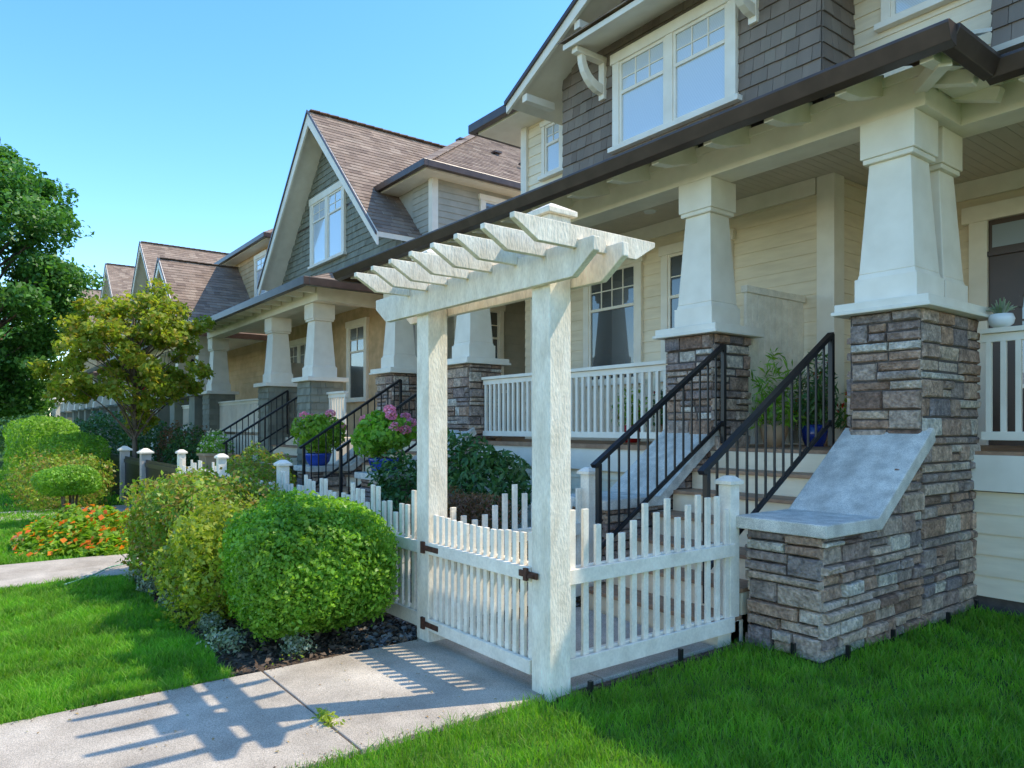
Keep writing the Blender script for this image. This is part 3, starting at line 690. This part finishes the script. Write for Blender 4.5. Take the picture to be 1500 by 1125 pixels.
n=900; P=np.c_[rng.uniform(-8.0,-4.45,n),rng.uniform(1.3,1.75,n),rng.uniform(.02,.08,n)]
P=P[(np.sin(P[:,0]*7)+np.sin(P[:,0]*17+P[:,1]*9))>.1]
quads('ground_cover',P,np.tile([0,0,1.],(len(P),1)),.03,lf_mix,.5,.6,kind='stuff')
def grass(name,x0,x1,y0,y1,n,h=.055,w=.0045,excl=None):
    x=rng.uniform(x0,x1,n*3);y=rng.uniform(y0,y1,n*3)
    d=np.maximum(np.hypot(x,y),2.6); keep=rng.random(n*3)<np.minimum(1,(3.4/d)**1.3)
    x,y,d=x[keep][:n],y[keep][:n],d[keep][:n]
    if excl is not None:
        k=~excl(x,y); x,y,d=x[k],y[k],d[k]
    m=len(x); hh=h*rng.uniform(.45,1.3,m)*(1+.3*np.sin(x*5.1+np.sin(y*3))*np.sin(y*4.3)+.25*np.sin(x*17+y*5)*np.sin(y*13-x*4)); ww=w*np.maximum(1,d/4.2)*rng.uniform(.7,1.3,m)
    a=rng.uniform(0,2*np.pi,m); l=rng.uniform(.1,1.0,m)*hh; la=rng.uniform(0,2*np.pi,m)
    bx,by=np.cos(a)*ww/2,np.sin(a)*ww/2; tx,ty=x+np.cos(la)*l,y+np.sin(la)*l
    mx,my=x+np.cos(la)*l*.35,y+np.sin(la)*l*.35; z0=np.zeros(m)
    V=np.stack([np.c_[x-bx,y-by,z0],np.c_[x+bx,y+by,z0],np.c_[mx+bx*.8,my+by*.8,hh*.6],np.c_[mx-bx*.8,my-by*.8,hh*.6],np.c_[tx+bx*.15,ty+by*.15,hh],np.c_[tx-bx*.15,ty-by*.15,hh]],1).reshape(-1,3)
    i=np.arange(m)*6; F=np.concatenate([np.stack([i,i+1,i+2,i+3],1),np.stack([i+3,i+2,i+4,i+5],1)])
    o=bpy.data.objects.new(name,mesh_np(name,V,F,grassm)); COL.objects.link(o); o['kind']='stuff'
ex=lambda x,y:((x<-2.42)&(y>4.28))|((x<-2.97)&(y>2.5))|((x<-3.06+.02*np.sin(y*9)+.01*np.sin(y*31))&(y<2.5))
grass('grass',-3.09,1.2,.2,6.6,180000,excl=ex)
grass('grass',-8.12,-4.37,-1.2,1.34,100000,excl=lambda x,y:(x>-4.40+.02*np.sin(y*8)+.012*np.sin(y*27))|(y>1.31+.02*np.sin(x*7)+.012*np.sin(x*23)))
grass('grass',-15,-9.45,-1.2,1.6,45000,.06,.006)
grass('grass',-30,-15.3,-1,3.2,30000,.07,.008)
for (x,y) in ((-2.38,4.5),(-2.38,5.1),(-2.35,5.9),(-2.38,6.5),(-2.9,2.75),(-2.98,3.6),(-2.62,4.27)):
    m=MB(); m.box(x-.012,x+.012,y-.012,y+.012,0,.11); thing('edging_stake',m,black,'small black plastic edging stake in the lawn','stake','black edging stakes')
pts=[]
for i in range(30):
    t=i/29; pts.append((-7.75-1.25*t-.10*math.sin(t*5), .72+1.1*t+.10*math.sin(t*6+.6),.06-.015*t))
m=MB(); m.tube(pts,.008,6); thing('garden_hose',m,hosem,'thin green garden hose lying across the concrete walk','hose',smooth=True)
P=np.array([-3.45,1.46,.05])+rng.normal(size=(140,3))*[.05,.02,.012]; W=top('weed',(-3.45,1.46,.03),'small yellow green weed growing in the path joint','weed')
quads('leaf_tuft',P,np.tile([0,0,1.],(140,1)),.03,lf_yel,.4,parent=W)

# ================================================================ FOLIAGE
def dirs(n,up=-1.):
    d=rng.normal(size=(n*6,3)); d/=np.linalg.norm(d,axis=1,keepdims=True); d=d[d[:,2]>up][:n]; return d
def lump(d,k=7,amp=.08,seed=0):
    r=np.random.default_rng(seed); o=np.zeros(len(d))
    for i in range(k):
        q=r.normal(size=3)*r.uniform(2,6); o+=np.sin(d@q+r.uniform(0,6))
    return 1+amp*o/math.sqrt(k)*1.4
def bush(name,cx,cy,rx,ry,z0,z1,size,n,mat,label,p=2.6,amp=.07,cat='bush',shell=.25,aspect=.55,group=None,stems=5,seed=1,spread=.8,stray=0.,fineb=.035):
    B=top(name,(cx,cy,0),label,cat,group)
    d=dirs(n); pf=(np.abs(d)**p).sum(1)**(-1/p); f=pf*lump(d,9,amp,seed)*(1-shell*rng.random(n)**2)
    f*=1+fineb*np.sin(d[:,0]*23+d[:,2]*17)*np.sin(d[:,1]*21+d[:,2]*19)+fineb*.7*np.sin(d[:,0]*41-d[:,1]*33)*np.sin(d[:,2]*37+d[:,0]*11)
    f*=1+stray*np.maximum(0,rng.normal(size=n))
    zc=(z0+z1)/2; hz=(z1-z0)/2
    P=np.c_[cx+d[:,0]*rx*f,cy+d[:,1]*ry*f,zc+d[:,2]*hz*f]
    quads('foliage',P,d*1.0,size,mat,aspect,spread,parent=B)
    m=MB(); 
    for i in range(stems):
        a=6.28*i/stems+.4; m.tube([(cx+.05*math.cos(a),cy+.05*math.sin(a),0),(cx+rx*.25*math.cos(a),cy+ry*.25*math.sin(a),z0+.05),(cx+rx*.5*math.cos(a),cy+ry*.5*math.sin(a),zc)],[.022,.018,.008],6)
    part('stem',B,m,bark)
    return B
bush('boxwood_bush',-4.95,1.98,.52,.52,.12,.97,.033,42000,lf_box,'large clipped rounded bright green shrub beside the gate',2.7,.06,seed=3,shell=.28,stray=.03,fineb=.05)
bush('shrub',-5.95,1.70,.48,.42,.02,.90,.046,10500,lf_yel,'loose yellow green shrub between clipped bushes',2.2,.16,seed=5,shell=.45,stray=.08,fineb=.06)
bush('shrub',-7.3,1.85,1.06,.58,.06,1.04,.048,24000,lf_mix,'wide green and bronze shrub in front of picket fence',2.5,.12,seed=8,shell=.35,stray=.06,fineb=.06)
bush('shrub',-11.2,3.4,.6,.5,.1,.95,.05,5000,lf_mix,'loose green shrub behind picket fence',2.2,.2,seed=9)
bush('rhododendron',-7.1,4.75,.95,.5,.2,1.30,.11,3800,lf_dark,'dark green rhododendron with long leaves below the porch railing',2.2,.15,aspect=.32,seed=10,shell=.5)
bush('rhododendron',-8.0,4.4,.5,.4,.2,1.15,.10,1500,lf_dark,'dark green rhododendron beside the stone stair wall',2.2,.15,aspect=.32,seed=11,shell=.5)
bush('weeping_maple',-5.55,3.6,.6,.45,.25,.98,.05,7000,lf_red,'low weeping reddish brown maple behind the fence',2.,.15,aspect=.25,seed=12,shell=.5)
bush('hedge',-18.5,2.0,1.2,.7,.0,1.35,.06,12000,lf_box,'bright green clipped hedge in front of small tree',3.5,.05,seed=13,cat='hedge')
bush('hedge',-23,1.8,2.4,.8,.0,1.7,.08,14000,lf_box,'long clipped green hedge along the walk',3.5,.05,seed=14,cat='hedge')
bush('shrub',-15.6,1.55,.9,.7,.0,1.0,.06,7000,lf_mix,'reddish green shrub near the dark fence',2.2,.18,seed=15,stray=.06)
bush('topiary_shrub',-12.9,1.35,.50,.45,.45,.88,.04,9000,lf_box,'small clipped cloud shaped tree on bare crooked stems',2.6,.10,seed=16,cat='topiary')
bush('shrub',-20.5,3.9,1.1,.8,.0,1.6,.08,5000,lf_dark,'dark green shrub beside the porch',2.2,.2,seed=17)
bush('shrub',-17.4,4.2,.8,.6,.0,1.35,.07,4000,lf_dark,'dark green shrub under the porch railing',2.2,.2,seed=18)
bush('shrub',-13.0,4.3,.8,.5,.0,1.1,.06,4000,lf_mix,'mixed green garden shrub before the porch',2.2,.2,seed=19)
bush('shrub',-19,4.4,.9,.6,.0,1.5,.07,4500,lf_red,'bronze leaved garden shrub below the porch',2.2,.2,seed=20)
bush('shrub',-26,3.5,2,1,.0,1.8,.10,6000,lf_dark,'dark green garden shrub farther along the walk',2.2,.2,seed=21)
bush('shrub',-32,2.2,3,1,.0,2.0,.12,7000,lf_dark,'dark green garden shrub at the end of the walk',2.2,.2,seed=22)
for i,(x,y,r) in enumerate(((-5.0,1.42,.16),(-6.5,1.42,.16),(-7.1,1.38,.13),(-7.7,1.4,.18),(-4.62,1.75,.11),(-5.5,1.45,.10))):
    bush('groundcover_plant',x,y,r,r*.8,.0,.16,.028,500,lf_sil,'low silvery variegated plant at the bed edge',2,.2,cat='plant',group='silvery edging plants',stems=3,seed=30+i,shell=.7)
B=top('nasturtium_bed',(-10.6,1.35,0),'mound of orange and yellow nasturtiums with round leaves','flowers')
n=8000; x=rng.uniform(-1,1,n);y=rng.uniform(-1,1,n); rr=x*x+y*y; k=rr<1+.15*np.sin(np.arctan2(y,x)*5); x,y=x[k],y[k]; hh=np.maximum(.34*(1-np.minimum(1,x*x+y*y)**1.5),0)+.03; z=hh*(1-.5*rng.random(len(x))**2)*(1+.35*np.sin(x*9)*np.sin(y*7))
P=np.c_[-10.6+x*1.2,1.32+y*.85,z]; quads('foliage',P,np.tile([0,-.2,1.],(len(P),1)),.065,lf_nas,.95,.5,parent=B)
k=rng.random(len(P))<.085; P2=P[k]+[0,-.01,.035]; quads('flower_heads',P2,np.tile([0,-.6,.8],(len(P2),1)),.065,fl_or,.95,.5,parent=B)
for i,(x,y) in enumerate(((-8.8,4.55),(-11.05,4.55))):
    Pt=top('flower_pot',(x,y,.885),'blue glazed pot with pink hydrangea on stone stair wall','potted plant','hydrangeas in blue pots')
    m=MB(); m.lathe(x,y,[(.13,.885),(.18,.95),(.21,1.05),(.215,1.08),(.195,1.08),(.19,1.05),(.0,1.04)],24); part('pot',Pt,m,bluepot,smooth=True)
    m=MB()
    for k in range(7):
        a=k*.9; m.tube([(x,y,1.04),(x+.15*math.cos(a),y+.15*math.sin(a),1.25),(x+.27*math.cos(a),y+.27*math.sin(a),1.42)],[.008,.006,.004],5)
    part('stem',Pt,m,bark)
    d=dirs(1500); f=(1-.5*rng.random(len(d))**2)*lump(d,7,.12,40+i); Q=np.c_[x+d[:,0]*.38*f,y+d[:,1]*.38*f,1.40+d[:,2]*.30*f]
    quads('foliage',Q,d,.085,lf_nas if i else lf_box,.6,.7,parent=Pt)
    fl=[]
    dd=dirs(13 if i==0 else 6,.0)
    for q in dd:
        c=np.array([x,y,1.43])+q*[.38,.38,.33]; e=dirs(170,-.9); fl.append(c+e*.075*[1,1,.75])
    fl=np.concatenate(fl); quads('flower_heads',fl,np.tile([0,0,.3],(len(fl),1)),.03,fl_pk,.95,1.,parent=Pt)
Pt=top('planter',(-14.4,3.9,0),'tan square planter with pale flowers on a pedestal','potted plant')
m=MB(); m.frus(-14.4,3.9,.42,.5,.55,.95); m.frus(-14.4,3.9,.56,.56,.95,1.0); m.frus(-14.4,3.9,.5,.45,0,.55); part('pot',Pt,m,terra,.006)
d=dirs(900,0); Q=np.array([-14.4,3.9,1.0])+d*[.35,.35,.45]*rng.uniform(.5,1,(len(d),1)); quads('foliage',Q,d,.06,lf_box,.4,.8,parent=Pt)
Q=Q[:180]+[0,0,.04]; quads('flower_heads',Q,d[:180],.05,fl_wh,.9,.8,parent=Pt)
Pt=top('succulent_pot',(-2.28,6.72,2.3),'small white round pot with spiky succulent on porch railing','potted plant')
m=MB(); m.lathe(-2.28,6.72,[(.05,2.3),(.085,2.33),(.095,2.37),(.08,2.41),(.07,2.41),(.0,2.40)],20); part('pot',Pt,m,whitepot,smooth=True)
m=MB()
for k in range(26):
    a=k*2.4; e=.15+.85*(k/26); l=.13
    m.tube([(-2.28,6.72,2.40),(-2.28+.07*math.cos(a)*e,6.72+.07*math.sin(a)*e,2.45),(-2.28+l*math.cos(a)*e,6.72+l*math.sin(a)*e,2.42+.12*(1.2-e))],[.012,.011,.002],5)
part('foliage',Pt,m,lf_sil)
for i,(x,y,mt,l) in enumerate(((-3.85,7.7,redpot,'small red pot with green plant on the porch'),(-4.0,6.9,bluepot,'blue pot with tall spiky plant on the porch'),(-3.5,7.9,terra,'terracotta pot with leafy plant on the porch'),(-4.15,7.2,terra,'terracotta pot with flowering plant on the porch'),(-4.2,6.5,terra,'terracotta pot with tall grassy plant on the porch'),(-5.6,6.6,terra,'terracotta pot with red flowers behind porch railing'),(-6.4,6.8,redpot,'red pot with leafy plant behind porch railing'))):
    Pt=top('porch_plant',(x,y,FZ),l,'potted plant','potted plants on the porch')
    m=MB(); m.lathe(x,y,[(.09,FZ),(.12,FZ+.1),(.14,FZ+.22),(.12,FZ+.22),(0,FZ+.2)],20); part('pot',Pt,m,mt,smooth=True)
    tall=i in (1,3,4)
    d=dirs(420,-.1); Q=np.array([x,y,FZ+.25])+d*[.28,.28,.75 if tall else .5]*rng.uniform(.3,1,(len(d),1)); quads('foliage',Q,d,.12 if tall else .07,lf_dark if i%2 else lf_box,.18 if tall else .5,.6,parent=Pt)
    if i not in (1,4): quads('flower_heads',Q[:40],d[:40],.05,fl_rd,.9,.8,parent=Pt)
for (x,y,z) in ((-23.6,5.0,2.55),(-27.0,5.0,2.5)):
    Pt=top('hanging_basket',(x,y,z),'hanging flower basket full of red blooms under the porch eave','flower basket','red hanging baskets')
    m=MB(); m.lathe(x,y,[(.10,z),(.2,z+.1),(.25,z+.22),(0,z+.2)],16)
    part('pot',Pt,m,bark,smooth=True)
    m=MB(); 
    for a in (0,2.1,4.2): m.tube([(x+.23*math.cos(a),y+.23*math.sin(a),z+.2),(x,y,z+1.4)],.006,4)
    part('chain',Pt,m,black)
    d=dirs(500,-.6); Q=np.array([x,y,z+.28])+d*[.4,.4,.32]*rng.uniform(.6,1,(len(d),1)); quads('foliage',Q,d,.08,lf_box,.5,.6,parent=Pt); quads('flower_heads',Q[:260]*1.0+d[:260]*.04,d[:260],.08,fl_rd,.9,.6,parent=Pt)

def tree(name,cx,cy,zc,rx,rz,ztrunk,nc,nl,cl,size,mat,label,seed,tr=.09,aspect=.6):
    r=np.random.default_rng(seed); T=top(name,(cx,cy,0),label,'tree')
    d=r.normal(size=(nc,3)); d/=np.linalg.norm(d,axis=1,keepdims=True)
    rad=r.uniform(.25,1,(nc,1))**.45*lump(d,6,.10,seed)[:,None]
    C=np.array([cx,cy,zc])+d*rad*[rx,rx,rz]
    m=MB(); m.tube([(cx,cy,0),(cx+.03,cy,ztrunk*.5),(cx-.02,cy+.02,ztrunk),(cx,cy,zc),(cx+.02,cy,zc+rz*.6)],[tr*1.25,tr,tr*.85,tr*.5,tr*.2],9); part('trunk',T,m,bark,smooth=True)
    m=MB()
    for q in C[:min(nc,70)]:
        zs=min(max(ztrunk,q[2]-.9*rx*r.uniform(.5,1)),zc+rz*.4); mid=(np.array([cx,cy,zs])+q)/2+[0,0,.1]
        m.tube([(cx,cy,zs),mid,q],[tr*.35,tr*.2,tr*.07],5)
    part('branches',T,m,bark)
    k=r.integers(0,nc,nl); e=r.normal(size=(nl,3)); e/=np.linalg.norm(e,axis=1,keepdims=True); cr=r.uniform(.6,1.25,nc)[k][:,None]*cl
    P=C[k]+e*cr*np.maximum(r.random((nl,1))**.45,r.random((nl,1))*1.25)*[1,1,.7]
    out=(P-np.array([cx,cy,zc])); out/=np.linalg.norm(out,axis=1,keepdims=True)+1e-9
    quads('crown',P,out*.4+np.array([0,0,.5]),size,mat,aspect,.7,parent=T)
tree('maple_tree',-19.6,.40,4.85,1.85,3.0,1.9,210,65000,.40,.115,lf_tree,'dense dark green street tree with full oval crown',4,.12)
tree('ornamental_tree',-17.0,2.95,3.0,1.5,1.3,1.2,130,17000,.24,.11,lf_dog,'small open tree with yellowish green leaves on thin trunk',6,.06)
tree('maple_tree',-38,.3,3.6,2.4,2.4,1.0,80,14000,.7,.22,lf_tree,'green street tree farther down the walk',9,.1)
tree('maple_tree',-64,2.2,5.5,4.5,4.5,1.0,80,12000,1.3,.4,lf_tree,'large green tree closing the end of the street',12,.2)
tree('maple_tree',-66,-5.5,5.5,4.5,4.5,1.0,80,12000,1.3,.4,lf_tree,'large green tree beside the far end of the road',13,.2)

# ================================================================ LIGHT, SKY, CAMERA
az=math.radians(24); el=math.radians(54)
W=bpy.data.worlds.new("World"); S.world=W; W.use_nodes=True; nt=W.node_tree
sk=nt.nodes.new('ShaderNodeTexSky'); sk.sky_type='NISHITA'; sk.sun_disc=False; sk.sun_elevation=el; sk.sun_rotation=az; sk.air_density=1.0; sk.dust_density=.4; sk.ozone_density=1.8
hs=nt.nodes.new('ShaderNodeHueSaturation'); hs.inputs['Saturation'].default_value=1.3
bg=nt.nodes['Background']; bg.inputs['Strength'].default_value=.40; nt.links.new(sk.outputs[0],hs.inputs['Color']); nt.links.new(hs.outputs[0],bg.inputs[0])
sl_=bpy.data.lights.new('sun','SUN'); sl_.energy=5; sl_.angle=math.radians(.5); sl_.color=(1,.91,.74)
so=bpy.data.objects.new('sun',sl_); COL.objects.link(so)
v=Vector((-math.sin(az)*math.cos(el),-math.cos(az)*math.cos(el),-math.sin(el))); so.rotation_euler=v.to_track_quat('-Z','Y').to_euler(); so.location=(5,20,25)
cam=bpy.data.cameras.new('camera'); co=bpy.data.objects.new('camera',cam); COL.objects.link(co)
cam.sensor_width=36; cam.lens=1065/1500*36; cam.shift_y=62.5/1500; cam.clip_end=1500; cam.clip_start=.05
co.location=(0,0,1.5)
fw=Vector((-.795,.606,0)); co.rotation_euler=fw.to_track_quat('-Z','Y').to_euler()
S.camera=co
S.view_settings.view_transform='Standard'; S.view_settings.look='None'; S.view_settings.exposure=0; S.view_settings.gamma=1
